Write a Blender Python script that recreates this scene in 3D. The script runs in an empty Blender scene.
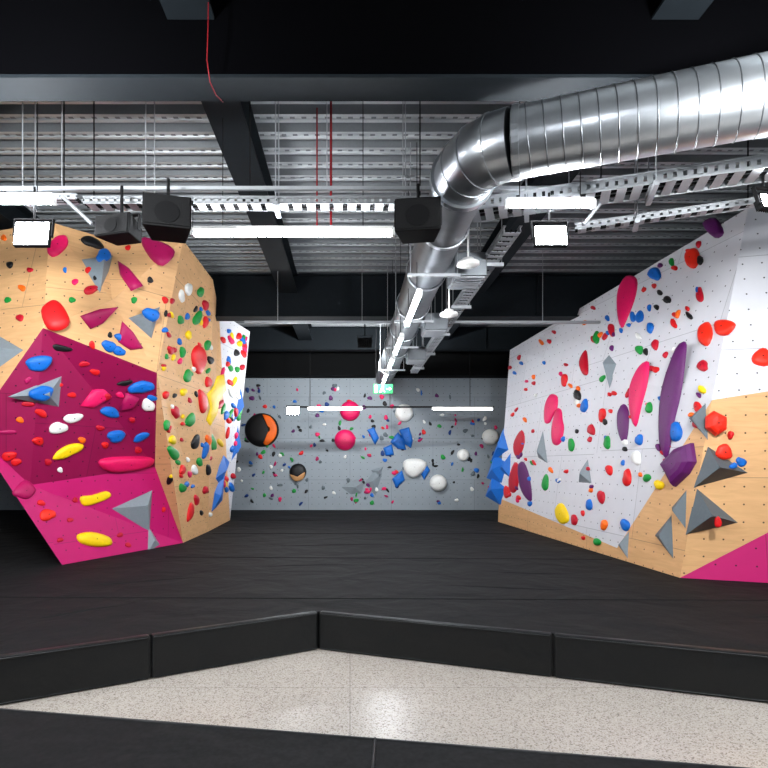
import bpy, bmesh, math, random
from mathutils import Vector, Matrix
from mathutils.bvhtree import BVHTree
random.seed(7)
F=560.0; CX=350.0; CY=465.0; CZ=1.63; MAT=0.33
CAM=Vector((0,0,CZ))
def P(px,py,d): return Vector(((px-CX)*d/F, d, CZ+(CY-py)*d/F))
def lin(c):
    c=c/255.0
    return c/12.92 if c<=0.04045 else ((c+0.055)/1.055)**2.4
def col(r,g,b): return (lin(r),lin(g),lin(b),1)
scene=bpy.context.scene
scene.view_settings.view_transform='Standard'

# ---------------------------------------------------------------- materials
MATS={}
def newmat(name):
    m=bpy.data.materials.new(name); m.use_nodes=True
    nt=m.node_tree; b=nt.nodes['Principled BSDF']; return m,nt,b
def mat_plain(name,rgb,rough=0.5,metal=0.0,var=0.12,bump=0.0,bscale=40,spec=None):
    if name in MATS: return MATS[name]
    m,nt,b=newmat(name)
    N=nt.nodes; L=nt.links
    tc=N.new('ShaderNodeTexCoord'); no=N.new('ShaderNodeTexNoise'); no.inputs['Scale'].default_value=bscale
    no.inputs['Detail'].default_value=4
    L.new(tc.outputs['Object'],no.inputs['Vector'])
    mx=N.new('ShaderNodeMixRGB'); c=col(*rgb)
    mx.inputs[1].default_value=tuple(x*(1-var) for x in c[:3])+(1,)
    mx.inputs[2].default_value=tuple(min(1,x*(1+var)) for x in c[:3])+(1,)
    L.new(no.outputs['Fac'],mx.inputs[0]); L.new(mx.outputs[0],b.inputs['Base Color'])
    b.inputs['Roughness'].default_value=rough; b.inputs['Metallic'].default_value=metal
    if spec is not None: b.inputs['Specular IOR Level'].default_value=spec
    if bump>0:
        bp=N.new('ShaderNodeBump'); bp.inputs['Strength'].default_value=bump; bp.inputs['Distance'].default_value=0.01
        L.new(no.outputs['Fac'],bp.inputs['Height']); L.new(bp.outputs[0],b.inputs['Normal'])
    MATS[name]=m; return m
def mat_emit(name,rgb,s):
    if name in MATS: return MATS[name]
    m,nt,b=newmat(name)
    b.inputs['Base Color'].default_value=col(*rgb)
    b.inputs['Emission Color'].default_value=col(*rgb); b.inputs['Emission Strength'].default_value=s
    MATS[name]=m; return m
def mat_panel(name,rgb,kind='paint',rough=0.6,dots=True,pitch=0.2):
    """climbing wall panels, T-nut holes laid out in metres through UVs"""
    if name in MATS: return MATS[name]
    m,nt,b=newmat(name); N=nt.nodes; L=nt.links
    uv=N.new('ShaderNodeUVMap')
    c=col(*rgb)
    no=N.new('ShaderNodeTexNoise'); no.inputs['Detail'].default_value=5
    mp=N.new('ShaderNodeMapping'); L.new(uv.outputs[0],mp.inputs[0])
    L.new(mp.outputs[0],no.inputs['Vector'])
    mx=N.new('ShaderNodeMixRGB')
    if kind=='wood':
        mp.inputs['Scale'].default_value=(1.0,7,1); no.inputs['Scale'].default_value=2.5; no.inputs['Distortion'].default_value=1.2
        mx.inputs[1].default_value=(c[0]*0.80,c[1]*0.75,c[2]*0.68,1)
        mx.inputs[2].default_value=(min(1,c[0]*1.14),min(1,c[1]*1.16),min(1,c[2]*1.2),1)
    else:
        no.inputs['Scale'].default_value=5
        mx.inputs[1].default_value=tuple(x*0.93 for x in c[:3])+(1,)
        mx.inputs[2].default_value=tuple(min(1,x*1.05) for x in c[:3])+(1,)
    L.new(no.outputs['Fac'],mx.inputs[0])
    out=mx.outputs[0]
    br=N.new('ShaderNodeTexBrick'); br.offset=0.5
    br.inputs['Scale'].default_value=1; br.inputs['Brick Width'].default_value=2.4; br.inputs['Row Height'].default_value=1.2
    br.inputs['Mortar Size'].default_value=0.004; br.inputs['Mortar Smooth'].default_value=0.0
    br.inputs['Color1'].default_value=(1,1,1,1); br.inputs['Color2'].default_value=(0.94,0.94,0.94,1); br.inputs['Mortar'].default_value=(0.55,0.55,0.55,1)
    L.new(uv.outputs[0],br.inputs['Vector'])
    mm=N.new('ShaderNodeMixRGB'); mm.blend_type='MULTIPLY'; mm.inputs[0].default_value=1
    L.new(out,mm.inputs[1]); L.new(br.outputs['Color'],mm.inputs[2]); out=mm.outputs[0]
    if dots:
        sc=N.new('ShaderNodeVectorMath'); sc.operation='SCALE'; sc.inputs['Scale'].default_value=1/pitch
        L.new(uv.outputs[0],sc.inputs[0])
        fr=N.new('ShaderNodeVectorMath'); fr.operation='FRACTION'; L.new(sc.outputs[0],fr.inputs[0])
        di=N.new('ShaderNodeVectorMath'); di.operation='DISTANCE'; di.inputs[1].default_value=(0.5,0.5,0); L.new(fr.outputs[0],di.inputs[0])
        lt=N.new('ShaderNodeMath'); lt.operation='LESS_THAN'; lt.inputs[1].default_value=0.05; L.new(di.outputs['Value'],lt.inputs[0])
        dm=N.new('ShaderNodeMixRGB'); dm.inputs[2].default_value=(c[0]*0.12,c[1]*0.12,c[2]*0.12,1)
        L.new(lt.outputs[0],dm.inputs[0]); L.new(out,dm.inputs[1]); out=dm.outputs[0]
    L.new(out,b.inputs['Base Color']); b.inputs['Roughness'].default_value=rough
    b.inputs['Specular IOR Level'].default_value=0.3
    MATS[name]=m; return m

WHITE=mat_panel('panel_white_paint',(214,214,219))
GREYP=mat_panel('panel_grey_paint',(144,153,160))
WOOD=mat_panel('panel_birch_ply',(224,176,124),'wood',0.55)
MAGD=mat_panel('panel_magenta_shaded',(142,12,70),rough=0.5)  # darker magenta copy: shade of the down-facing overhang put into the colour
MAGL=mat_panel('panel_magenta',(190,16,102),rough=0.5)
BLACKW=mat_plain('black_paint',(8,9,10),0.8,spec=0.1)
STEELB=mat_plain('beam_paint_charcoal',(19,24,28),0.75,0.0,0.2,0.1,12,spec=0.12)
BLACKF=mat_plain('beam_fire_board_black',(2,2,3),0.95,spec=0.02)
GALV=mat_plain('galvanised_steel',(170,174,178),0.3,0.95,0.25,0.0,6)
GALVR=mat_plain('galvanised_steel_dimmed',(112,116,120),0.5,0.85,0.25,0.0,6)  # darker, rougher galvanised copy; the far duct's dimness is put into the colour
GALVS=mat_plain('duct_seam_steel',(100,103,106),0.4,0.9,0.1)
GALVD=mat_plain('galvanised_tray',(150,153,156),0.5,0.6,0.1,0.0,20)
PLBLK=mat_plain('speaker_black_plastic',(4,4,5),0.7,spec=0.15)
GRILL=mat_plain('speaker_grille',(8,8,9),0.7,0.1,0.4,0.6,220,spec=0.2)
WHPL=mat_plain('white_plastic',(225,225,222),0.4)
REDP=mat_plain('red_pipe_paint',(110,10,20),0.6,spec=0.2)
LAMP=mat_emit('led_diffuser',(244,248,255),118)
FLOODM=mat_emit('flood_led_glass',(247,250,255),60)
LAMPF=mat_emit('far_led_diffuser',(243,248,255),30)
GREEN=mat_emit('exit_green',(4,130,66),0.25)
EXW=mat_emit('exit_white',(240,255,245),0.8)

def mk_deck():
    m,nt,b=newmat('corrugated_deck_galvanised'); N=nt.nodes; L=nt.links
    tc=N.new('ShaderNodeTexCoord'); no=N.new('ShaderNodeTexNoise'); no.inputs['Scale'].default_value=1.5; no.inputs['Detail'].default_value=4
    mp=N.new('ShaderNodeMapping'); mp.inputs['Scale'].default_value=(1,5,1)
    L.new(tc.outputs['Object'],mp.inputs[0]); L.new(mp.outputs[0],no.inputs['Vector'])
    r=N.new('ShaderNodeValToRGB'); r.color_ramp.elements[0].position=0.3; r.color_ramp.elements[1].position=0.75
    r.color_ramp.elements[0].color=col(140,146,149); r.color_ramp.elements[1].color=col(186,191,193)
    L.new(no.outputs['Fac'],r.inputs[0]); L.new(r.outputs[0],b.inputs['Base Color'])
    b.inputs['Metallic'].default_value=0.2; b.inputs['Roughness'].default_value=0.45
    return m
DECK=mk_deck()
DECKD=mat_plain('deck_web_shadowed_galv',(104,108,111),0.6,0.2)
def mk_mat(name,rgb,rough,bs,sc,fine,spec,lo,hi):
    m,nt,b=newmat(name); N=nt.nodes; L=nt.links
    tc=N.new('ShaderNodeTexCoord')
    n1=N.new('ShaderNodeTexNoise'); n1.inputs['Scale'].default_value=sc; n1.inputs['Detail'].default_value=3; n1.inputs['Distortion'].default_value=0.4
    n1.inputs['Roughness'].default_value=0.45
    n2=N.new('ShaderNodeTexNoise'); n2.inputs['Scale'].default_value=fine; n2.inputs['Detail'].default_value=4
    L.new(tc.outputs['Object'],n1.inputs['Vector']); L.new(tc.outputs['Object'],n2.inputs['Vector'])
    r=N.new('ShaderNodeValToRGB'); r.color_ramp.elements[0].position=0.35; r.color_ramp.elements[1].position=0.68
    c=col(*rgb); r.color_ramp.elements[0].color=tuple(x*lo for x in c[:3])+(1,); r.color_ramp.elements[1].color=tuple(x*hi for x in c[:3])+(1,)
    L.new(n2.outputs['Fac'],r.inputs[0]); L.new(r.outputs[0],b.inputs['Base Color'])
    b.inputs['Roughness'].default_value=rough; b.inputs['Specular IOR Level'].default_value=spec
    bp=N.new('ShaderNodeBump'); bp.inputs['Strength'].default_value=bs; bp.inputs['Distance'].default_value=0.08
    L.new(n1.outputs['Fac'],bp.inputs['Height']); L.new(bp.outputs[0],b.inputs['Normal'])
    return m
MATTOP=mk_mat('mat_carpet_charcoal',(18,18,19),0.8,0.8,1.8,45,0.2,0.6,1.5)
VINYL=mk_mat('mat_vinyl_black',(19,21,22),0.42,0.45,3.0,60,0.35,0.85,1.15)
def mk_floor():
    m,nt,b=newmat('terrazzo_floor'); N=nt.nodes; L=nt.links
    tc=N.new('ShaderNodeTexCoord')
    v=N.new('ShaderNodeTexVoronoi'); v.inputs['Scale'].default_value=130; L.new(tc.outputs['Object'],v.inputs['Vector'])
    sp=N.new('ShaderNodeSeparateColor'); L.new(v.outputs['Color'],sp.inputs[0])
    r=N.new('ShaderNodeValToRGB'); r.color_ramp.elements[0].position=0.04; r.color_ramp.elements[0].color=col(140,130,120)
    r.color_ramp.elements[1].position=0.9; r.color_ramp.elements[1].color=col(206,197,186)
    e=r.color_ramp.elements.new(0.25); e.color=col(190,180,169)
    L.new(sp.outputs[0],r.inputs[0])
    n=N.new('ShaderNodeTexNoise'); n.inputs['Scale'].default_value=1.5; n.inputs['Detail'].default_value=5; L.new(tc.outputs['Object'],n.inputs['Vector'])
    mr=N.new('ShaderNodeMapRange'); mr.inputs[3].default_value=0.84; mr.inputs[4].default_value=1.02; L.new(n.outputs['Fac'],mr.inputs[0])
    mm=N.new('ShaderNodeVectorMath'); mm.operation='SCALE'; L.new(r.outputs[0],mm.inputs[0]); L.new(mr.outputs[0],mm.inputs['Scale'])
    br=N.new('ShaderNodeTexBrick'); br.offset=0; br.inputs['Scale'].default_value=1; br.inputs['Brick Width'].default_value=3.7; br.inputs['Row Height'].default_value=4.1
    br.inputs['Mortar Size'].default_value=0.004; br.inputs['Color1'].default_value=(1,1,1,1); br.inputs['Color2'].default_value=(1,1,1,1); br.inputs['Mortar'].default_value=(0.7,0.7,0.7,1)
    L.new(tc.outputs['Object'],br.inputs['Vector'])
    m2=N.new('ShaderNodeMixRGB'); m2.blend_type='MULTIPLY'; m2.inputs[0].default_value=1
    L.new(mm.outputs[0],m2.inputs[1]); L.new(br.outputs['Color'],m2.inputs[2])
    L.new(m2.outputs[0],b.inputs['Base Color']); b.inputs['Roughness'].default_value=0.27; b.inputs['Specular IOR Level'].default_value=0.35
    return m
TERR=mk_floor()

# ---------------------------------------------------------------- builder
class Bd:
    def __init__(s): s.v=[]; s.f=[]; s.m=[]; s.mats=[]; s.sm=[]
    def mi(s,m):
        if m not in s.mats: s.mats.append(m)
        return s.mats.index(m)
    def add(s,vs,fs,m,smooth=False):
        o=len(s.v); s.v+= [Vector(x) for x in vs]; k=s.mi(m)
        for f in fs: s.f.append([i+o for i in f]); s.m.append(k); s.sm.append(smooth)
    def box(s,c,size,m,R=None,taper=1.0,bev=0.0):
        bm=bmesh.new(); bmesh.ops.create_cube(bm,size=1)
        for v in bm.verts:
            t=taper if v.co.y>0 else 1
            v.co=Vector((v.co.x*size[0]*t,v.co.y*size[1],v.co.z*size[2]*t))
        if bev>0: bmesh.ops.bevel(bm,geom=bm.edges[:],offset=bev,segments=2,affect='EDGES',profile=0.6)
        bm.verts.index_update()
        c=Vector(c); R=R or Matrix.Identity(3)
        s.add([R@v.co+c for v in bm.verts],[[v.index for v in f.verts] for f in bm.faces],m); bm.free()
    def tube(s,path,r,m,seg=10,caps=True,smooth=True):
        path=[Vector(p) for p in path]; n=len(path)
        rs=r if isinstance(r,(list,tuple)) else [r]*n
        vs=[];fs=[]
        t=(path[1]-path[0]).normalized()
        a=Vector((0,0,1)) if abs(t.z)<0.9 else Vector((1,0,0))
        u=t.cross(a).normalized()
        for i in range(n):
            if i==0: t=(path[1]-path[0])
            elif i==n-1: t=(path[-1]-path[-2])
            else: t=(path[i+1]-path[i-1])
            t.normalize(); u=(u-t*u.dot(t)).normalized(); w=t.cross(u)
            for k in range(seg):
                an=2*math.pi*k/seg; vs.append(path[i]+(u*math.cos(an)+w*math.sin(an))*rs[i])
        for i in range(n-1):
            for k in range(seg):
                k2=(k+1)%seg; fs.append([i*seg+k,i*seg+k2,(i+1)*seg+k2,(i+1)*seg+k])
        s.add(vs,fs,m,smooth)
        if caps:
            s.add(vs[:seg],[list(range(seg))[::-1]],m); s.add(vs[-seg:],[list(range(seg))],m)
    def obj(s,name,parent=None,uv=False):
        me=bpy.data.meshes.new(name); me.from_pydata([tuple(v) for v in s.v],[],s.f)
        for m in s.mats: me.materials.append(m)
        for p,k,sm in zip(me.polygons,s.m,s.sm): p.material_index=k; p.use_smooth=sm
        if uv:
            ul=me.uv_layers.new(name='UVMap')
            for p in me.polygons:
                n=p.normal; up=Vector((0,0,1))
                if abs(n.z)>0.95: up=Vector((0,1,0))
                u=up.cross(n).normalized(); w=n.cross(u)
                for li in p.loop_indices:
                    co=me.vertices[me.loops[li].vertex_index].co; ul.data[li].uv=(co.dot(u),co.dot(w))
        me.update(); o=bpy.data.objects.new(name,me); bpy.context.collection.objects.link(o)
        if parent: o.parent=parent
        return o
def rotz(a): return Matrix.Rotation(a,3,'Z')

# ---------------------------------------------------------------- room shell
XL,XR,YB,YF=-11.0,8.0,16.2,-3.0; DZ=5.2
b=Bd(); b.box(((XL+XR)/2,(YB+YF)/2,-0.1),(XR-XL+0.4,YB-YF+0.4,0.2),TERR); b.obj('floor')
b=Bd(); b.box(((XL+XR)/2,YB+0.1,2.6),(XR-XL,0.2,5.4),GREYP); b.obj('wall_back',uv=True)
b=Bd(); b.box((XL-0.1,(YB+YF)/2,2.7),(0.2,YB-YF,5.6),mat_plain('wall_grey',(150,154,158),0.8)); b.obj('wall_left')
b=Bd(); b.box((XR+0.1,(YB+YF)/2,2.7),(0.2,YB-YF,5.6),MATS['wall_grey']); b.obj('wall_right')
b=Bd(); b.box(((XL+XR)/2,YF-0.1,2.7),(XR-XL,0.2,5.6),MATS['wall_grey']); b.obj('wall_front')
b=Bd(); prof=[]; y=YF
pit=0.30
while y<YB:
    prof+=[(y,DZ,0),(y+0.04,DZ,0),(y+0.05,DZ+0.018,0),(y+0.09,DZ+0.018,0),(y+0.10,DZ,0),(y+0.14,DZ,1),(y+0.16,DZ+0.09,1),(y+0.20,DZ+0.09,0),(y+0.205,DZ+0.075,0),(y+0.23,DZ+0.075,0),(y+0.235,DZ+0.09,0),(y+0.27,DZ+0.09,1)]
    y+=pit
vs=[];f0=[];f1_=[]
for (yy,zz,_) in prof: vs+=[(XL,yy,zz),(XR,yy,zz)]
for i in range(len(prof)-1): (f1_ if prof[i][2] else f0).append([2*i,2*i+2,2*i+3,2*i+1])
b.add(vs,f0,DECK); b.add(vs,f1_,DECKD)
y=YF
while y<YB:
    if y>3.5:
        x=-6.5
        while x<6.5:
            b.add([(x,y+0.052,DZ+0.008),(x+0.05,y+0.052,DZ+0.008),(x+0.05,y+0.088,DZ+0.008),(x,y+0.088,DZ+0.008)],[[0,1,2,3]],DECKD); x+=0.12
    y+=pit
b.box(((XL+XR)/2,(YB+YF)/2,DZ+0.15),(XR-XL+0.4,YB-YF+0.4,0.06),BLACKW)
b.obj('ceiling')
def ibeam_x(y0,y1,z0,name,mface,mflange,stiff=True):
    b=Bd(); L=XR-XL; xc=(XL+XR)/2; yc=(y0+y1)/2
    b.box((xc,yc,(z0+DZ)/2+0.02),(L,(y1-y0)*0.55,DZ-z0-0.02),mface)
    b.box((xc,yc,z0+0.012),(L,y1-y0,0.024),mflange)
    b.box((xc,yc,DZ-0.02),(L,y1-y0,0.024),mface)
    x=XL+0.5
    while x<XR and stiff:
        b.box((x,yc,(z0+DZ)/2),(0.02,(y1-y0)*0.95,DZ-z0-0.04),mface); x+=3.5
    return b.obj(name)
ibeam_x(3.99,4.25,4.39,'ceiling_beam',BLACKF,STEELB,False)
ibeam_x(10.4,10.75,4.39,'ceiling_beam',STEELB,STEELB)
ibeam_x(14.4,14.65,4.6,'ceiling_beam',STEELB,STEELB)
ibeam_x(-1.0,-0.7,4.39,'ceiling_beam',STEELB,STEELB)
for xc in (-8.15,-4.65,-1.15,2.35,5.85):
    b=Bd(); L=YB-YF; yc=(YB+YF)/2
    b.box((xc,yc,4.862),(0.34,L,0.024),STEELB); b.box((xc,yc,5.02),(0.12,L,0.33),STEELB); b.box((xc,yc,5.18),(0.34,L,0.024),STEELB)
    b.obj('ceiling_joist')
b=Bd(); b.box(((XL+XR)/2,15.95,4.66),(XR-XL,0.48,1.04),BLACKW); b.obj('trim_bulkhead')

# ---------------------------------------------------------------- crash mats
def prism(b,poly,z0,z1,mt,ms):
    n=len(poly); vs=[(x,y,z0) for x,y in poly]+[(x,y,z1) for x,y in poly]
    b.add(vs,[list(range(n,2*n))],mt); b.add(vs,[list(range(n))[::-1]]+[[i,(i+1)%n,n+(i+1)%n,n+i] for i in range(n)],ms)
Cn=Vector((-0.28,4.95)); LP=Vector((-2.37,3.79)); RP=Vector((2.86,3.83))
lf=Cn+(LP-Cn)/ (LP-Cn).length*9.0; rt=Cn+(RP-Cn)/(RP-Cn).length*8.6
inset=0.03
def offs(p,d): return (p[0],p[1]+d)
b=Bd()
poly=[offs(lf,inset),offs(Cn,inset),offs(rt,inset),(7.98,rt[1]+0.5),(7.98,16.18),(-10.98,16.18),(-10.98,lf[1]+0.5)]
prism(b,poly,0.0,MAT,MATTOP,VINYL)
def welt(a,c,w=0.014):
    a=Vector(a);c=Vector(c); b.tube([(a.x,a.y,MAT+0.001),(c.x,c.y,MAT+0.001)],w*0.5,MATTOP,6)
welt((-9,5.6),(8,5.3)) ; welt((-2.6,7.9),(3.6,7.7)); welt((-2.6,10.6),(3.3,10.6)); welt((-2.6,13.2),(3.4,13.2))
# soft rucks in the top cover
for (x0,y0,x1,y1) in [(-3.4,5.9,-1.2,6.6),(0.4,6.1,2.9,5.8),(-1.8,7.1,0.9,7.35),(-2.2,8.9,1.6,9.2),(1.2,6.9,3.2,6.6),(-2.9,4.6,-1.9,5.3),(3.0,4.9,4.6,4.7)]:
    pts=[]; n=14
    for i in range(n+1):
        t=i/n; pts.append(Vector((x0+(x1-x0)*t,y0+(y1-y0)*t+0.05*math.sin(t*7+x0),MAT-0.02)))
    b.tube(pts,[0.004+0.026*math.sin(math.pi*i/n) for i in range(n+1)],MATTOP,12)
MATOBJ=b.obj('crash_mat')
def front_run(A,Dv,cuts,nm):
    Dv=Dv.normalized(); ang=math.atan2(Dv.y,Dv.x)
    b=Bd(); nrm=Vector((Dv.y,-Dv.x))
    if nrm.y>0: nrm=-nrm
    for s0,s1 in zip(cuts[:-1],cuts[1:]):
        m=A+Dv*((s0+s1)/2)-nrm*0.03
        b.box((m.x,m.y,0.004+MAT/2),(s1-s0-0.014,0.075,MAT-0.0),VINYL,rotz(ang),bev=0.02)
        p0=A+Dv*(s0+0.02)+nrm*0.006; p1=A+Dv*(s1-0.02)+nrm*0.006
        b.tube([(p0.x,p0.y,MAT-0.014),(p1.x,p1.y,MAT-0.014)],0.007,VINYL,6)
        b.tube([(p0.x,p0.y,0.015),(p1.x,p1.y,0.015)],0.006,VINYL,6)
    return b.obj(nm,MATOBJ)
dl=(LP-Cn).normalized(); dr=(RP-Cn).normalized()
def seam(dirv,px):
    k=(px-CX)/F
    return (k*Cn.y-Cn.x)/(dirv.x-k*dirv.y)
sl=seam(dl,151); sr=seam(dr,553)
front_run(Cn,dl,[0,sl,sl*2,sl*3,sl*4,sl*5,sl*6],'edge_pad_1'); front_run(Cn,dr,[0,sr,sr*2,sr*3,sr*4,sr*5],'edge_pad_2')
b=Bd()
def nl(x): return 3.0-0.164*(x+1.87)
prism(b,[(-3.1,YF+0.3),(7.9,YF+0.3),(7.9,nl(7.9)),(-3.1,nl(-3.1))],0,MAT-0.005,MATTOP,VINYL)
b.tube([(-3.1,nl(-3.1)-0.01,MAT-0.01),(7.9,nl(7.9)-0.01,MAT-0.01)],0.012,VINYL,8)
b.tube([(0.12,nl(0.12),MAT-0.004),(0.0,1.2,MAT-0.004)],0.006,VINYL,6)
b.obj('crash_mat')

# ---------------------------------------------------------------- climbing walls
def faces_obj(name,faces):
    b=Bd()
    for pts,m in faces:
        pts=[Vector(p) for p in pts]; 
        for i in range(1,len(pts)-1):
            b.add([pts[0],pts[i],pts[i+1]],[[0,1,2]],m)
    return b
def bottomed(px,d): return Vector(((px-CX)*d/F,d,MAT+0.002))
ZT=4.75
def top(px,d,z=ZT): return Vector(((px-CX)*d/F,d,z))
T0=Vector((-7.0,8.2,ZT)); T1=top(50,7.19); T2=top(105,7.7); T3=top(183,7.76); T4=top(213,9.44); T5=top(219,11.4); T6=top(250,13.1)
B1=bottomed(62,7.28); B2=bottomed(183,9.33); K=bottomed(208,10.9); B3=bottomed(230,13.2)
M1=P(43,328,6.75); M2=P(157,373,7.9); R1=P(30,485,7.2); R2=P(155,467,8.8); L1=P(-28,430,6.7)
G1=P(112,300,7.15)
Bb1=Vector((-4.4,9,MAT+0.002)); Bb2=Vector((-6.1,13.2,MAT+0.002)); L2=Vector((-9.5,13,2.4)); TB=Vector((-9,13.2,ZT))
def orient(bd,center):
    for i,f in enumerate(bd.f):
        a,c,d=[bd.v[j] for j in f]
        n=(c-a).cross(d-a); m=(a+c+d)/3
        if n.dot(m-center)<0: bd.f[i]=f[::-1]
bl=faces_obj('l',[
 ([T0,T1,M1,L1],WOOD),([M1,T1,G1],WOOD),([T1,T2,G1],WOOD),([T2,T3,G1],WOOD),([G1,T3,M2],WOOD),([M1,G1,M2],WOOD),
 ([M1,M2,R2,R1,L1],MAGD),([R1,R2,B2,B1],MAGL),
 ([M2,T3,T4],WOOD),([M2,T4,K],WOOD),([M2,K,B2,R2],WOOD),([T4,T5,K],WOOD),([T5,T6,B3],WHITE),([T5,B3,K],WOOD),
 ([T0,L1,L2,TB],WOOD),([L1,R1,B1,Bb1],MAGL),([L1,Bb1,Bb2,L2],WOOD),([TB,L2,Bb2,B3,T6],WOOD),
 ([TB,T6,T5,T4,T3,T2,T1,T0],WOOD)])
orient(bl,Vector((-4.8,10,2.6)))
LW=bl.obj('climbing_wall',uv=True)
r0=bottomed(498,12.8); r1=bottomed(680,6.44); r3=Vector((7.95,5.04,MAT+0.002))
t0=P(510,350,13.5); t1=top(748,6.8); t2=Vector((7.95,6.2,ZT)); f1=P(712,400,6.3); q1=Vector((7.95,5.5,2.95))
s1=P(617,548,7.8); s0=P(499,498,12.8)
rb=Vector((7.95,13.6,MAT+0.002)); rbt=Vector((7.95,13.6,4.4))
brr=faces_obj('r',[([f1,t1,t0],WHITE),([f1,t0,s0],WHITE),([f1,s0,s1],WHITE),([f1,s1,r1],WOOD),([s1,s0,r0,r1],WOOD),
 ([t1,f1,q1,t2],WHITE),([f1,r1,q1],WOOD),([r1,r3,q1],MAGL),
 ([t0,t1,t2,rbt],WHITE),([t0,rbt,rb,r0,s0],WOOD)])
orient(brr,Vector((6.6,10,2.4)))
RW=brr.obj('climbing_wall',uv=True)
def bvh(o): return BVHTree.FromPolygons([o.matrix_world@v.co for v in o.data.vertices],[list(p.vertices) for p in o.data.polygons])
BV={'L':bvh(LW),'R':bvh(RW),'B':bvh(bpy.data.objects['wall_back'])}

# ---------------------------------------------------------------- holds
HC={'red':(214,22,26),'crim':(186,12,38),'pink':(224,18,92),'mag':(168,14,84),'yel':(246,206,8),'grn':(16,140,54),'blu':(10,100,190),
 'wht':(236,236,232),'blk':(16,16,18),'grey':(130,140,146),'dgrey':(92,102,108),'pur':(92,24,94),'org':(244,104,14),'tan':(190,140,90),'dblu':(14,56,120),'orr':(236,42,20)}
HM={k:mat_plain('hold_'+k,v,0.5 if k not in('grey','dgrey') else 0.6,0,0.12,0.15,30,spec=0.35) for k,v in HC.items()}
BOLT=mat_plain('bolt_dark',(30,30,32),0.4,0.6)
groups={'L':Bd(),'R':Bd(),'B':Bd()}
def hitplane(w,px,py):
    d=(P(px,py,1)-CAM).normalized()
    loc,n,i,dist=BV[w].ray_cast(CAM,d)
    if loc is None: return None
    if n.dot(CAM-loc)<0: n=-n
    tc=-d; k=0
    while n.dot(tc)<0.22 and k<12:      # holds on very oblique faces are wedge shaped
        n=(n+tc*0.06).normalized(); k+=1
    return loc,n
def onplane(px,py,loc,n):
    d=(P(px,py,1)-CAM); t=(loc-CAM).dot(n)/d.dot(n); return CAM+d*t
def smoothloop(pts,k=3):
    out=[];n=len(pts)
    for i in range(n):
        p0,p1,p2,p3=pts[i-1],pts[i],pts[(i+1)%n],pts[(i+2)%n]
        for j in range(k):
            t=j/k
            out.append(tuple(0.5*((2*b1)+(-a+c)*t+(2*a-5*b1+4*c-d)*t*t+(-a+3*b1-3*c+d)*t**3) for a,b1,c,d in zip(p0,p1,p2,p3)))
    return out
def dome(w,outline,color,H=None,big=None,sm=True,off=0.0,prof=None,at=None,smooth=True,bolt=True):
    cx=sum(p[0] for p in outline)/len(outline); cy=sum(p[1] for p in outline)/len(outline)
    h=hitplane(w,*(at or (cx,cy)))
    if h is None: return
    loc,n=h
    if sm: outline=smoothloop(outline)
    pts=[onplane(x,y,loc,n)+n*off for x,y in outline]
    c=sum(pts,Vector())/len(pts)
    if max((p-c).length for p in pts)>1.6: return
    r=sum((p-c).length for p in pts)/len(pts)
    rmin=min((p-c).length for p in pts)
    face=abs(n.dot((CAM-loc).normalized()))
    if H is None: H=min(0.5*rmin+0.06*r,0.10)*(0.45+0.55*min(1,face*1.6))
    prof=prof or [(1.0,0.0),(0.98,0.35),(0.86,0.72),(0.6,0.93),(0.28,1.0)]
    vs=[];fs=[];m=len(pts)
    for s,z in prof:
        for p in pts: vs.append(c+(p-c)*s+n*(H*z))
    vs.append(c+n*(H*1.0))
    for i in range(len(prof)-1):
        for k in range(m):
            k2=(k+1)%m; fs.append([i*m+k,i*m+k2,(i+1)*m+k2,(i+1)*m+k])
    l=(len(prof)-1)*m
    for k in range(m): fs.append([l+k,l+(k+1)%m,len(vs)-1])
    a,bb,cc=vs[fs[-1][0]],vs[fs[-1][1]],vs[fs[-1][2]]
    if (bb-a).cross(cc-a).dot(n)<0: fs=[f[::-1] for f in fs]
    tgt=Bd() if big else groups[w]
    tgt.add(vs,fs,HM[color],smooth)
    if bolt and rmin>0.045:
        u=n.cross(Vector((0,0,1))).normalized(); v=n.cross(u); R=0.008
        ring=[c+n*(H+0.003)+(u*math.cos(k*math.pi/4)+v*math.sin(k*math.pi/4))*R for k in range(8)]
        tgt.add(ring,[list(range(8)),list(range(8))[::-1]],BOLT)
    if big: tgt.obj(big)
def blob(w,px,py,rx,ry,color,ang=0,**k):
    p1,p2=random.uniform(0,6.28),random.uniform(0,6.28); o=[]
    a=math.radians(ang); N=9
    for i in range(N):
        t=2*math.pi*i/N; r=1+0.14*math.sin(2*t+p1)+0.10*math.sin(3*t+p2)
        x=rx*r*math.cos(t); y=ry*r*math.sin(t)
        o.append((px+x*math.cos(a)-y*math.sin(a),py+x*math.sin(a)+y*math.cos(a)))
    dome(w,o,color,sm=True,at=(px,py),**k)
def circ(px,py,r,N=12): return [(px+r*math.cos(2*math.pi*i/N),py+r*math.sin(2*math.pi*i/N)) for i in range(N)]
def volume(w,pts,apex,H,color='grey',name='climbing_volume',at=None):
    cx=sum(p[0] for p in pts)/len(pts); cy=sum(p[1] for p in pts)/len(pts)
    h=hitplane(w,*(at or (cx,cy)))
    if h is None: return
    loc,n=h
    base=[onplane(x,y,loc,n)-n*0.01 for x,y in pts]
    A=onplane(apex[0],apex[1],loc,n)
    tp=[A+(p-A)*0.07+n*H for p in base]
    m=len(base); vs=base+tp
    fs=[[i,(i+1)%m,m+(i+1)%m,m+i] for i in range(m)]+[list(range(m,2*m))]
    a=vs[m];bq=vs[m+1];c=vs[m+2]
    if (bq-a).cross(c-a).dot(n)<0: fs=[f[::-1] for f in fs]
    b=Bd(); b.add(vs,fs,HM[color]); b.obj(name)

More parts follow.
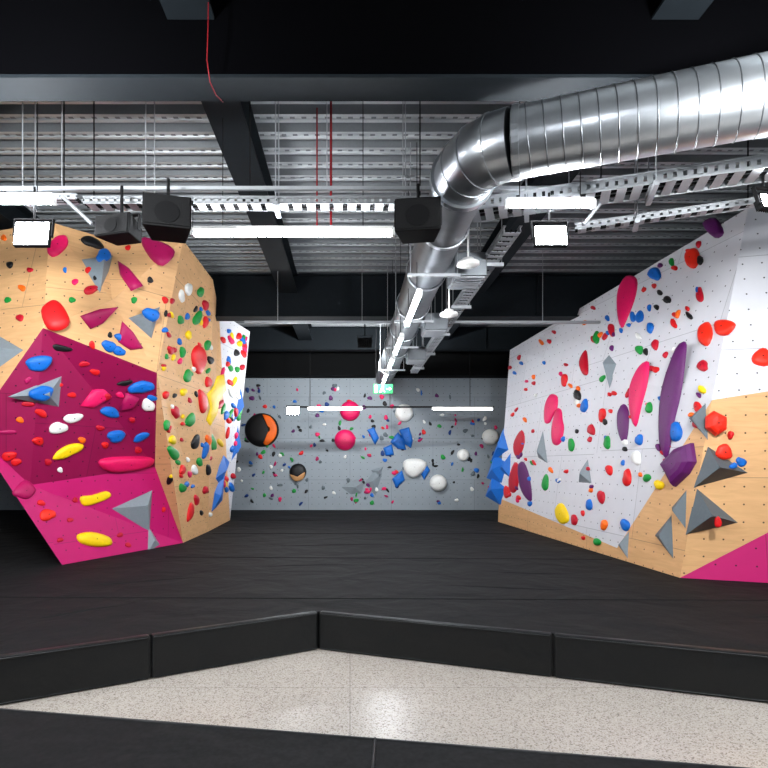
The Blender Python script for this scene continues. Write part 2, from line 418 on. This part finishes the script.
dome('L',[(47,250),(55,238),(66,236),(68,245),(60,254),(52,257)],'pink')
blob('L',92,243,11,5,'blk',25)
volume('L',[(80,259),(118,253),(100,292)],(101,266),0.12); blob('L',101,261,8,6,'blu',off=0.09)
dome('L',[(118,262),(130,270),(143,286),(131,291),(120,275)],'mag',sm=False)
dome('L',[(141,240),(158,243),(175,252),(163,266),(150,258)],'mag')
blob('L',91,290,8,4,'crim',-8)
dome('L',[(80,316),(100,309),(118,307),(103,323),(90,329)],'mag',sm=False)
dome('L',[(122,321),(133,332),(143,348),(130,350),(118,342)],'mag',sm=False)
volume('L',[(127,318),(161,306),(152,340)],(146,318),0.12); blob('L',147,314,8,7,'blu',off=0.09)
blob('L',109,346,7,6,'blu'); blob('L',119,351,6,5,'blu'); blob('L',128,341,13,6,'blu',30)
dome('L',[(41,312),(48,303),(56,301),(64,308),(70,322),(62,330),(48,329)],'red',big='climbing_hold')
blob('L',60,348,11,3.5,'blk',5)
volume('L',[(-6,332),(25,350),(-6,372)],(3,352),0.12)
for x,y,c in [(22,288,'org'),(4,238,'org'),(88,270,'red'),(96,278,'blk'),(72,300,'grn'),(150,280,'blk'),(165,300,'red'),(110,335,'blk'),(30,270,'crim'),(165,330,'blu'),(20,318,'crim'),(10,265,'blk'),(8,300,'grn'),(65,270,'blu'),(75,282,'pink'),(92,345,'red'),(134,300,'grn'),(170,315,'crim'),(128,248,'red')]:
    blob('L',x,y,random.uniform(2.5,4.2),random.uniform(2.2,3.4),c,random.uniform(0,90))
blob('L',39,363,15,7,'blu',-5,big='climbing_hold')
volume('L',[(8,397),(63,375),(60,408)],(42,392),0.13); blob('L',38,392,13,7,'blu',off=0.07)
blob('L',141,387,13,6,'blu',-15); blob('L',110,412,11,5,'blu',10); blob('L',116,436,10,5.5,'blu',-15); blob('L',141,437,8,4,'blu',-20)
dome('L',[(80,406),(92,390),(104,386),(119,394),(104,401),(92,408)],'pink',sm=False)
blob('L',103,398,9,4,'crim',-20)
dome('L',[(119,410),(126,393),(139,398),(133,408)],'mag',sm=False); blob('L',152,398,5,3,'blu'); 
blob('L',73,418,9,5,'wht',-15); blob('L',58,428,9,6,'wht',-20); blob('L',148,405,6,7,'wht')
blob('L',68,451,15,6,'yel',-20,big='climbing_hold')
dome('L',[(98,462),(112,457),(150,457),(152,464),(140,469),(110,472)],'pink')
for x,y,rx,ry,c,a in [(38,441,6,4,'red',-10),(9,456,7,5,'red',-20),(16,462,5,4,'red',0),(41,413,6,4,'red',20),(125,383,8,2.5,'blk',-15),(60,385,3,2,'red',0),(100,428,4,3,'crim',0),(8,432,8,2.5,'mag',0),(28,404,6,3,'crim',0),(82,440,4,3,'org',0),(132,420,3,3,'crim',0),(95,372,5,3,'red',0),(120,395,4,3,'pink',0),(28,380,5,2.5,'mag',-30),(84,364,5,3,'crim',0),(105,445,4,3,'red',0),(48,462,4,3,'crim',0),(72,395,4,3,'red',0),(20,420,4,3,'org',0),(60,470,3,2.5,'wht',0),(138,450,4,3,'crim',0)]:
    blob('L',x,y,rx,ry,c,a)
dome('L',[(80,497),(92,495),(106,491),(111,496),(100,502),(84,506)],'yel',big='climbing_hold')
dome('L',[(77,535),(90,532),(108,537),(111,545),(96,547),(80,543)],'yel',big='climbing_hold')
volume('L',[(109,509),(153,489),(150,534)],(143,505),0.11); volume('L',[(148,524),(161,545),(147,554)],(152,541),0.06)
dome('L',[(12,492),(25,480),(35,490),(28,499),(18,498)],'mag',at=(34,492)); blob('L',47,515,8,6,'orr',10); blob('L',41,503,4,3,'red')
for x,y in [(70,520),(75,500),(120,535),(128,545),(60,540)]: blob('L',x,y,3,2.5,'crim')
dome('L',[(207,394),(213,387),(217,376),(224,374),(226,390),(219,401),(217,414),(210,426),(206,420),(210,408)],'yel',H=0.03,big='climbing_hold',at=(207,405),sm=False)
dome('L',[(191,354),(197,345),(204,350),(206,362),(200,374),(194,370)],'red',big='climbing_hold',H=0.05)
dome('L',[(198,390),(204,393),(207,402),(205,412),(200,411)],'red',H=0.04)
blob('L',208,382,3,6,'red',H=0.04)
volume('L',[(209,517),(214,492),(226,470),(223,500)],(216,496),0.10,'blu',at=(215,497)); volume('L',[(214,480),(224,455),(230,462),(221,484)],(222,470),0.1,'blu',at=(217,478))
for x,y,rx,ry,c,a in [(188,289,3,7,'wht',5),(181,296,2.5,6,'wht',0),(200,292,3,5,'grn',0),(180,320,3,4,'grn',0),(197,318,4,7,'grn',20),(188,335,3,4,'yel',0),(205,322,2.5,6,'red',0),(182,352,3,5,'grn',0),(187,376,4,6,'grn',10),(183,392,3,4,'yel',0),(175,412,4,6,'crim',0),(190,420,4,8,'grn',30),(172,440,3,5,'yel',0),(173,453,5,7,'grn',-30),(195,442,4,7,'blk',20),(205,450,3,8,'blu',10),(182,470,3,5,'red',0),(194,470,3,5,'wht',0),(166,425,3,5,'grn',0),(208,440,3,5,'org',0),(199,462,3,4,'grn',0),(182,488,3,5,'grn',0),(190,512,2.5,11,'red',10),(170,480,3,4,'blk',0),(205,490,2.5,4,'crim',0),(196,500,2.5,5,'crim',0),(165,395,3,4,'red',0),(170,350,3,4,'crim',0),(205,305,3,5,'crim',0),(207,345,3,5,'grn',0),(210,360,3,4,'blk',0),(212,442,3,10,'grn',-10),(208,470,2.5,5,'blk',0)]:
    blob('L',x,y,rx,ry,c,a,H=0.04,bolt=False)
cs=['blu','grn','red','yel','pink','blk','wht','crim','blu']
for i in range(60):
    x=random.uniform(219,246); y=random.uniform(328,495)
    if x>248-(y-330)*0.1: continue
    blob('L',x,y,random.uniform(1.2,2.4),random.uniform(2.5,5.5),random.choice(cs),random.uniform(-30,30),bolt=False,H=0.05)
for i in range(45):
    x=random.uniform(163,212); y=random.uniform(300,525)
    if y>540-(x-183)*0.5: continue
    blob('L',x,y,random.uniform(1.3,2.2),random.uniform(2,3.5),random.choice(cs),random.uniform(-30,30),bolt=False,H=0.03)
volume('L',[(233,424),(241,386),(243,408)],(239,406),0.12,'blu',at=(236,405)); volume('L',[(231,462),(238,424),(239,450)],(236,446),0.12,'blu',at=(233,445))
# right wall
dome('R',[(627,276),(637,279),(636,295),(629,315),(622,328),(618,312),(619,290)],'pink',big='climbing_hold',H=0.06)
dome('R',[(677,348),(686,342),(686,358),(681,395),(675,420),(668,457),(661,448),(660,420),(664,385)],'pur',H=0.06,big='climbing_hold')
dome('R',[(640,366),(649,362),(648,382),(642,405),(636,427),(630,410),(631,385)],'pink',big='climbing_hold',H=0.05)
dome('R',[(624,404),(629,412),(628,435),(624,444),(619,430),(619,412)],'pur',big='climbing_hold',H=0.05)
blob('R',551,408,6,15,'pink',8,big='climbing_hold',H=0.05); blob('R',558,428,6,18,'pink',8,big='climbing_hold',H=0.05)
dome('R',[(580,362),(586,350),(588,360),(588,374),(583,374)],'crim',H=0.05)
volume('R',[(602,362),(609,354),(617,364),(609,388)],(609,366),0.1)
volume('R',[(578,483),(580,470),(588,458),(592,484)],(586,474),0.1)
volume('R',[(538,458),(543,429),(548,464)],(543,452),0.12)
volume('R',[(617,545),(630,529),(628,560)],(624,545),0.06)
dome('R',[(703,224),(716,218),(724,233),(715,238)],'pur')
dome('R',[(686,254),(695,248),(700,256),(696,268),(688,266)],'orr'); dome('R',[(700,328),(709,322),(713,334),(708,346),(700,342)],'orr')
dome('R',[(716,322),(728,320),(736,325),(728,335),(717,334)],'orr'); dome('R',[(752,356),(762,348),(770,354),(768,366),(754,364)],'orr')
blob('R',700,295,4,7,'crim'); blob('R',703,366,6,5,'crim'); blob('R',655,274,6,7,'blu',20); 
blob('R',640,317,4,6,'blu'); blob('R',633,317,3,5,'blu')
dome('R',[(664,465),(680,448),(694,443),(697,462),(690,474),(676,487),(670,475)],'pur',H=0.12,big='climbing_hold',sm=False,smooth=False)
volume('R',[(688,418),(706,402),(707,440)],(702,420),0.12,'dgrey')
volume('R',[(708,446),(749,473),(694,488)],(707,466),0.3,'dgrey')
volume('R',[(697,488),(739,523),(686,535)],(700,512),0.3,'dgrey')
volume('R',[(671,507),(687,488),(686,530)],(681,512),0.1,'dgrey'); volume('R',[(654,535),(672,513),(674,561)],(667,537),0.1,'dgrey')
dome('R',[(704,417),(712,411),(724,417),(724,430),(714,436),(704,428)],'orr',off=0.03,H=0.1,big='climbing_hold',sm=False,smooth=False); blob('R',719,452,9,7,'orr',off=0.12)
blob('R',741,462,5,5,'blu'); blob('R',677,432,6,9,'blu'); blob('R',698,407,4,5,'red'); blob('R',708,519,4,5,'red',off=0.25); blob('R',725,465,4,3,'blu',off=0.2)
for pts,ap,at_ in [([(490,462),(503,428),(509,450)],(503,448),(509,448)),([(486,478),(494,455),(508,462),(502,484)],(497,470),(508,468)),([(485,496),(492,476),(507,488),(500,505)],(496,490),(507,488)),([(498,470),(511,452),(510,478)],(507,467),(509,466))]:
    volume('R',pts,ap,0.12,'blu',at=at_)
dome('R',[(556,508),(562,503),(568,512),(569,521),(562,524),(557,518)],'yel',big='climbing_hold',H=0.05)
dome('R',[(518,466),(524,462),(530,478),(532,500),(526,498),(520,486)],'pur',H=0.04); dome('R',[(509,480),(515,462),(520,470),(517,490),(511,492)],'crim',H=0.04)
dome('R',[(515,440),(522,430),(525,442),(519,458),(514,452)],'crim',H=0.04); blob('R',507,492,3,7,'red',H=0.03)
for x,y,rx,ry,c,a in [(603,415,3,7,'red',0),(585,406,3,7,'blu',20),(592,430,3,6,'crim',0),(608,443,3,6,'grn',0),(637,458,4,8,'wht',0),(602,497,3,7,'crim',0),(651,328,3,5,'blu',0),(612,330,3,6,'crim',0),(597,338,3,6,'grn',0),(578,395,3,6,'blk',0),(565,380,3,6,'red',0),(572,445,3,6,'grn',0),(610,470,3,5,'red',0),(640,440,3,6,'blu',0),(648,478,3,4,'grn',0),(590,505,3,5,'blu',0),(575,520,3,5,'crim',0),(650,408,3,5,'grn',0),(656,345,3,5,'crim',0),(668,300,3,4,'blk',0),(703,390,3,4,'yel',0),(730,435,3,4,'red',0),(546,483,3,8,'grn',0),(598,542,3,4,'grn',0),(628,478,4,8,'red',0),(626,525,4,6,'blu',0),(660,485,4,5,'yel',0),(640,350,3,5,'grn',0),(605,525,3,5,'org',0)]:
    blob('R',x,y,rx,ry,c,a,H=0.05,bolt=False)
for i in range(120):
    x=random.uniform(506,702); u=(x-500)/210
    ylo=362-u*135; yhi=515+ (x-500)*0.28 if x<615 else 540-(x-615)*1.4
    y=random.uniform(ylo,yhi); s=0.5+0.4*u
    blob('R',x,y,random.uniform(1.8,3.4)*s,random.uniform(2.6,5.5)*s,random.choice(['red','red','crim','crim','blu','grn','pink','pur','blk','wht','org','blu']),random.uniform(-30,30),bolt=False,H=0.035)
# back wall
dome('B',circ(262,430,17),'blk',H=0.12,big='climbing_hold',bolt=False)
dome('B',[(263,415),(271,417),(277,426),(276,437),(268,445),(264,443),(270,436),(271,427),(268,420)],'org',H=0.05,off=0.11,bolt=False)
dome('B',circ(298,472,8.5),'blk',H=0.12,big='climbing_hold',bolt=False); dome('B',[(290,474),(297,477),(305,472),(303,479),(295,481)],'tan',H=0.05,off=0.09,bolt=False)
dome('B',circ(350,411,10),'pink',H=0.15,big='climbing_hold'); dome('B',circ(345,440,10.5),'pink',H=0.15,big='climbing_hold')
dome('B',circ(404,413,9),'wht',H=0.2,big='climbing_hold')
dome('B',[(403,463),(408,459),(420,459),(427,464),(422,473),(413,478),(405,473)],'wht',H=0.2,big='climbing_hold')
dome('B',circ(438,483,8.5),'wht',H=0.25,big='climbing_hold'); dome('B',circ(490,437,8),'wht',H=0.25,big='climbing_hold'); dome('B',circ(463,455,6),'wht',H=0.15)
for pl in [[(390,442),(398,432),(404,440),(406,450),(398,449)],[(399,430),(409,427),(413,440),(411,448),(404,444)],[(367,430),(374,427),(379,438),(375,445)],[(420,472),(426,464),(430,470),(424,480)],[(392,479),(402,470),(405,480),(396,488)],[(383,448),(392,444),(394,455),(386,456)]]:
    dome('B',pl,'blu',sm=False,smooth=False,H=0.09)
volume('B',[(340,487),(352,479),(366,480),(362,494),(350,495)],(355,487),0.1); volume('B',[(364,483),(376,468),(383,472),(376,497)],(373,481),0.1)
volume('B',[(370,470),(384,466),(379,480)],(378,471),0.08,'grey')
for i in range(220):
    x=random.uniform(235,498); y=random.uniform(385,504)
    blob('B',x,y,random.uniform(0.9,2.6),random.uniform(0.9,2.6),random.choice(['blu','red','pink','wht','blk','blk','grn','dblu','pur','dgrey','mag']),random.uniform(-40,40),bolt=False,H=0.04)
for k,g in groups.items(): g.obj('climbing_holds')

# ---------------------------------------------------------------- ductwork
b=Bd()
zD=4.0; r=0.24
A0=Vector((4.7,2.84,zD)); A1=Vector((1.20,4.135,zD))
dv=(A1-A0).normalized(); L=(A1-A0).length
def ring(c,d,rr=0.016,w=0.05):
    b.tube([c-d*w/2,c-d*w/2+d*0.001,c+d*w/2-d*0.001,c+d*w/2],[r,r+rr,r+rr,r],GALV,40,caps=False,smooth=False)
b.tube([A0+dv*(L*i/60) for i in range(61)],r,GALV,48)
def helix(p0,d,L,pitch=0.115):
    a=Vector((0,0,1)); u=d.cross(a).normalized(); w=d.cross(u); pts=[]
    n=int(L/pitch*28)
    for i in range(n+1):
        s=L*i/n; an=2*math.pi*s/pitch; pts.append(p0+d*s+(u*math.cos(an)+w*math.sin(an))*(r+0.001))
    b.tube(pts,0.005,GALVS,4)
helix(A0,dv,L)
for s in (0.9,2.0,L-0.03): ring(A0+dv*s,dv,0.012,0.05)
E=Vector((0.93,4.62,zD)); C1=Vector((0.94,4.232,zD))
def bz(t): return A1*(1-t)**2+C1*2*t*(1-t)+E*t*t
N=4; pts=[bz(i/N) for i in range(N+1)]
path=[]
for i in range(N):
    a,c=pts[i],pts[i+1]; d=(c-a)
    for t in (0.02,0.98): path.append(a+d*t)
b.tube([A1]+path+[E],r+0.006,GALV,48,smooth=True)
for i in range(1,N):
    d=(bz(i/N+0.01)-bz(i/N-0.01)).normalized(); ring(pts[i],d,0.012,0.02)
ring(E,Vector((0,1,0)),0.03,0.07)
Yd=Vector((0,1,0)); b.tube([E+Yd*(10.7*i/60) for i in range(61)],r-0.01,GALVR,48)
for s in (0.9,2.2,3.6,5.0,6.5,8.6): ring(E+Yd*s,Yd,0.01,0.05)
b.obj('ventilation_duct')
b=Bd()
for (x,y) in [(3.1,3.42),(E.x,6.2),(E.x,8.2),(E.x,10.0),(E.x,12.4)]:
    for sx in (-r-0.02,r+0.02): b.tube([(x+sx,y,zD-0.27),(x+sx,y,DZ)],0.006,GALVD,6)
    b.box((x,y,zD-0.27),(2*r+0.1,0.04,0.03),GALVD)
b.obj('duct_hanger')
for yb in (6.5,9.0,11.5):
    b=Bd()
    b.box((E.x+0.42,yb,zD-0.12),(0.36,0.5,0.26),GALVR,bev=0.01)
    b.tube([(E.x+0.15,yb,zD-0.05),(E.x+0.3,yb,zD-0.08)],0.11,GALVR,20)
    for k in range(6): b.box((E.x+0.42,yb-0.2+0.08*k,zD-0.26),(0.32,0.03,0.015),GALVD)
    b.tube([(E.x+0.55,yb,zD),(E.x+0.55,yb,DZ)],0.005,GALVD,6)
    b.obj('air_diffuser_box')

# ---------------------------------------------------------------- cable trays
def tray(p0,p1,w,h,name='cable_tray',rung=0.12,rods=2):
    p0=Vector(p0);p1=Vector(p1); d=(p1-p0); L=d.length; d.normalize(); ang=math.atan2(d.y,d.x); R=rotz(ang)
    s=Vector((-d.y,d.x,0)); mid=(p0+p1)/2; b=Bd()
    for k in (-1,1):
        c=mid+s*(w/2*k)
        b.box(c+Vector((0,0,h*0.36)),(L,0.006,h*0.28),GALVD,R); b.box(c-Vector((0,0,h*0.36)),(L,0.006,h*0.28),GALVD,R)
        n=int(L/0.07)
        for i in range(n): b.box(p0+d*(L*(i+0.5)/n)+s*(w/2*k),(0.045,0.006,h*0.72),GALVD,R)
        b.box(c+Vector((0,0,h*0.5)),(L,0.03,0.006),GALVD,R)
    n=int(L/rung)
    for i in range(n): b.box(p0+d*(L*(i+0.5)/n)-Vector((0,0,h*0.45)),(rung*0.62,w,0.006),GALVD,R)
    for k in (-0.2,0.1): b.tube([p0+s*w*k-Vector((0,0,h*0.3)),p1+s*w*k-Vector((0,0,h*0.3))],0.012,PLBLK,6)
    for i in range(rods):
        c=p0+d*(L*(i+0.5)/rods)
        b.box(c-Vector((0,0,h*0.5+0.02)),(0.04,w+0.12,0.04),GALVD,R)
        for k in (-1,1):
            q=c+s*((w/2+0.04)*k); b.tube([q-Vector((0,0,h*0.5)),Vector((q.x,q.y,DZ))],0.005,GALVD,6)
    b.obj(name)
tray((-2.35,5.0,3.96),(1.05,5.0,3.96),0.14,0.06,rods=3)
tray((-4.2,4.95,3.99),(-2.4,4.98,3.99),0.12,0.04,rods=2)
tray((1.1,5.16,3.96),(3.95,4.2,3.98),0.26,0.10,rods=3)
tray((2.15,5.35,3.88),(4.1,4.6,3.9),0.10,0.05,rods=2)
tray((1.6,5.5,3.95),(1.6,14.0,3.95),0.16,0.06,rods=5)
b=Bd(); b.box((1.2,9.3,4.0),(5.9,0.05,0.04),GALVD)
for x in (-1.2,0.2,1.6,3.2): b.tube([(x,9.3,4.0),(x,9.3,DZ)],0.005,GALVD,6)
b.obj('strut_channel')
b=Bd(); b.box((-0.6,4.86,4.03),(7.2,0.03,0.03),GALVD); 
for x in (-3.9,-2.5,-0.2,1.9): b.tube([(x,4.86,4.03),(x,4.86,DZ)],0.005,GALVD,6)
b.obj('strut_channel')
# ---------------------------------------------------------------- LED battens
def batten(p0,p1,m=LAMP,rods=True,name='led_batten',w=0.05):
    p0=Vector(p0);p1=Vector(p1); d=(p1-p0); L=d.length; d.normalize(); R=rotz(math.atan2(d.y,d.x)); mid=(p0+p1)/2
    b=Bd(); b.box(mid+Vector((0,0,0.045)),(L,w,0.035),WHPL,R,bev=0.004)
    b.tube([p0+d*0.02,p1-d*0.02],w*0.55,m,12)
    for e in (p0,p1): b.box(e+Vector((0,0,0.01)),(0.03,w*1.3,0.07),WHPL,R)
    if rods:
        for t in (0.15,0.85):
            q=p0+d*L*t; b.tube([q+Vector((0,0,0.05)),Vector((q.x,q.y,DZ))],0.004,PLBLK,6)
    return b.obj(name)
zl=3.46; xl=0.74
for y0,y1 in [(6.0,7.3),(8.0,9.2),(9.6,10.6),(11.2,12.2),(12.8,13.7)]: batten((xl,y0,zl),(xl,y1,zl))
batten((-1.46,5.2,3.78),(0.4,5.2,3.78),w=0.05)
batten((-3.4,4.75,3.87),(-2.52,4.75,3.87)); batten((1.32,4.72,3.82),(2.05,4.72,3.82),w=0.035)
for x in (-2.6,0.75,4.0):
    batten((x,0.6,3.8),(x,2.0,3.8)); 
batten((-4.6,2.3,3.8),(-2.9,2.3,3.8)); batten((3.0,2.3,3.8),(5.0,2.3,3.8)); batten((5.6,2.3,3.8),(7.4,2.3,3.8))  # unseen cross row, added as fill to soften shadows and brighten the panels
batten((-2.6,-2.2,3.8),(-2.6,-0.6,3.8)); batten((4.0,-2.2,3.8),(4.0,-0.6,3.8)); batten((-6,3.4,4.3),(-6,5.0,4.3))
batten((-8,9.0,4.4),(-8,11,4.4))
b=Bd(); b.box((1.1,14.0,3.08),(5.0,0.04,0.04),PLBLK)
for x in (-1.0,1.0,3.0): b.tube([(x,14.0,3.08),(x,14.0,4.6)],0.008,PLBLK,6)
b.obj('lighting_bar')
batten((-1.05,13.93,3.02),(0.3,13.93,3.02),LAMPF,rods=False,w=0.035); batten((2.05,13.93,3.02),(3.55,13.93,3.02),LAMPF,rods=False,w=0.035)
def flood(c,w,h,yaw,pitch,name='floodlight',topz=None,watts=60):
    c=Vector(c); R=rotz(yaw)@Matrix.Rotation(pitch,3,'X'); b=Bd()
    b.box(c,(w,0.04,h),PLBLK,R,bev=0.006)
    b.box(c+R@Vector((0,-0.024,0)),(w*0.93,0.008,h*0.9),FLOODM,R)
    for k in range(7): b.box(c+R@Vector((-w*0.4+w*0.133*k,0.035,0)),(0.008,0.04,h*0.7),PLBLK,R)
    for s in (-1,1): b.box(c+R@Vector((s*(w/2+0.012),0.0,0.06)),(0.008,0.03,0.16),PLBLK,R)
    t=c+R@Vector((0,0,0.14)); b.box(t,(w+0.04,0.03,0.008),PLBLK,R)
    if topz: b.tube([t,Vector((t.x,t.y,topz))],0.01,PLBLK,8)
    b.obj(name)
    ld=bpy.data.lights.new('floodlight_beam','AREA'); ld.shape='RECTANGLE'; ld.size=w*0.9; ld.size_y=h*0.9; ld.energy=watts; ld.color=(0.95,0.98,1)
    lo=bpy.data.objects.new('floodlight_beam',ld); bpy.context.collection.objects.link(lo)
    fw=R@Vector((0,-1,0)); lo.location=c+fw*0.045; lo.rotation_euler=fw.to_track_quat('-Z','Y').to_euler()
flood(P(33,235,4.75),0.3,0.22,0.0,math.radians(-10),topz=4.0,watts=80)
flood(P(550,237,4.75),0.28,0.18,0.0,math.radians(-10),topz=3.95,watts=80)
flood(P(768,203,4.4),0.16,0.12,0.2,math.radians(-18),topz=3.95,watts=20)
flood(P(293,411,13.8),0.3,0.22,0.0,math.radians(-15),topz=3.1,watts=30)
flood((-2.2,2.4,3.55),0.5,0.35,math.radians(195),math.radians(-4),topz=DZ,watts=230)  # unseen flood, added to light the left boulder from the camera side
flood((2.6,2.4,3.55),0.5,0.35,math.radians(168),math.radians(-4),topz=DZ,watts=180)  # unseen flood, added above the view to fill the right wall
flood((0.3,11.3,4.1),0.28,0.2,math.radians(180),math.radians(-12),topz=DZ,watts=230)
# ---------------------------------------------------------------- speakers
def speaker(c,w,h,dp,yaw,pitch,topz):
    c=Vector(c); R=rotz(yaw)@Matrix.Rotation(pitch,3,'X'); b=Bd()
    b.box(c,(w,dp,h),PLBLK,R,taper=0.72,bev=0.012)
    b.box(c+R@Vector((0,-dp/2-0.004,0)),(w*0.92,0.012,h*0.9),GRILL,R,bev=0.004)
    b.tube([c+R@Vector((0,-dp/2-0.012,-h*0.08)),c+R@Vector((0,-dp/2-0.016,-h*0.08))],h*0.33,PLBLK,28)
    for s in (-1,1): b.box(c+R@Vector((s*(w/2+0.006),0,h*0.3)),(0.006,0.04,h*0.75),PLBLK,R)
    t=c+R@Vector((0,0,h*0.68)); b.box(t,(w+0.02,0.04,0.008),PLBLK,R); b.tube([t,Vector((t.x,t.y,topz))],0.014,PLBLK,8)
    b.obj('loudspeaker')
speaker(P(168,221,4.6),0.38,0.29,0.28,math.radians(15),math.radians(-12),4.0)
speaker(P(121,231,4.75),0.34,0.18,0.24,math.radians(-15),math.radians(-5),4.0)
speaker(P(418,223,4.7),0.38,0.29,0.28,math.radians(-8),math.radians(-8),4.0)
b=Bd(); b.tube([P(62,196,4.8),P(92,224,4.8)],0.018,GALVD,6); b.obj('stay_bracket')
b=Bd(); b.tube([P(600,204,4.9),P(584,224,4.9)],0.018,GALVD,6); b.obj('stay_bracket')
# ---------------------------------------------------------------- detectors, sprinkler, cables, sign
def detector(c,r):
    c=Vector(c); b=Bd()
    prof=[(0.0,0.3),(0.02,0.5),(0.03,1.0),(0.06,1.0),(0.065,0.6),(0.1,0.5),(0.11,0.2)]
    b.tube([c+Vector((0,0,z)) for z,_ in prof],[max(0.003,k*r) for _,k in prof],WHPL,24)
    b.tube([c+Vector((0,0,0.1)),Vector((c.x,c.y,DZ))],0.01,WHPL,8); b.obj('smoke_detector')
detector(P(468,268,6.0),0.12); detector(P(449,318,7.0),0.11)
b=Bd(); 
x0=P(331,150,5.5)
b.tube([(x0.x,5.5,3.98),(x0.x,5.5,DZ)],0.012,REDP,8); b.tube([(x0.x,5.5,3.98),(x0.x,5.5,3.93)],0.02,GALVD,8); b.obj('sprinkler_pipe')
b=Bd(); x0=P(317,150,5.6); b.tube([(x0.x,5.6,3.98),(x0.x,5.6,DZ)],0.008,REDP,8); b.obj('sprinkler_pipe')
b=Bd(); pts=[P(209,-30,3.9),P(208,30,3.9),P(207,60,3.92),P(210,82,3.96),P(216,95,4.05),P(223,102,4.3)]; b.tube(pts,0.004,REDP,6); b.obj('red_cable')
b=Bd()
for px in (64,94,250,420,601,748): 
    q=P(px,150,4.95); b.tube([(q.x,4.95,3.96),(q.x,4.95,DZ)],0.006,PLBLK,6)
b.obj('suspension_rods')
b=Bd(); c=P(383,389,12.0); b.box(c,(0.42,0.05,0.2),GREEN,bev=0.004)
def pl(pts,th=0.004):
    vs=[c+Vector((x,-0.028,z)) for x,z in pts]; b.add(vs,[list(range(len(vs)))],EXW)
pl([(-0.02,0.06),(0.01,0.06),(0.01,0.085),(-0.02,0.085)]); pl([(-0.05,-0.01),(-0.02,0.05),(0.02,0.05),(0.01,-0.02),(0.05,-0.07),(0.02,-0.07),(-0.01,-0.03),(-0.05,-0.08),(-0.08,-0.07)])
pl([(0.08,0.01),(0.13,0.01),(0.13,0.04),(0.18,0),(0.13,-0.04),(0.13,-0.01),(0.08,-0.01)])
pl([(-0.18,-0.08),(-0.12,-0.08),(-0.12,0.08),(-0.18,0.08)])
for s in (-0.15,0.15): b.tube([c+Vector((s,0,0.1)),Vector((c.x+s,c.y,DZ))],0.004,PLBLK,6)
b.obj('emergency_exit_sign')

# ---------------------------------------------------------------- world + camera
w=bpy.data.worlds.new('world'); scene.world=w; w.use_nodes=True
w.node_tree.nodes['Background'].inputs[0].default_value=(0.05,0.05,0.06,1)
cd=bpy.data.cameras.new('camera'); co=bpy.data.objects.new('camera',cd); bpy.context.collection.objects.link(co)
cd.sensor_fit='HORIZONTAL'; cd.sensor_width=36; cd.lens=F/768*36; cd.shift_x=(384-CX)/768; cd.shift_y=(CY-384)/768
cd.clip_start=0.05; co.location=CAM; co.rotation_euler=(math.radians(90),0,0)
scene.camera=co
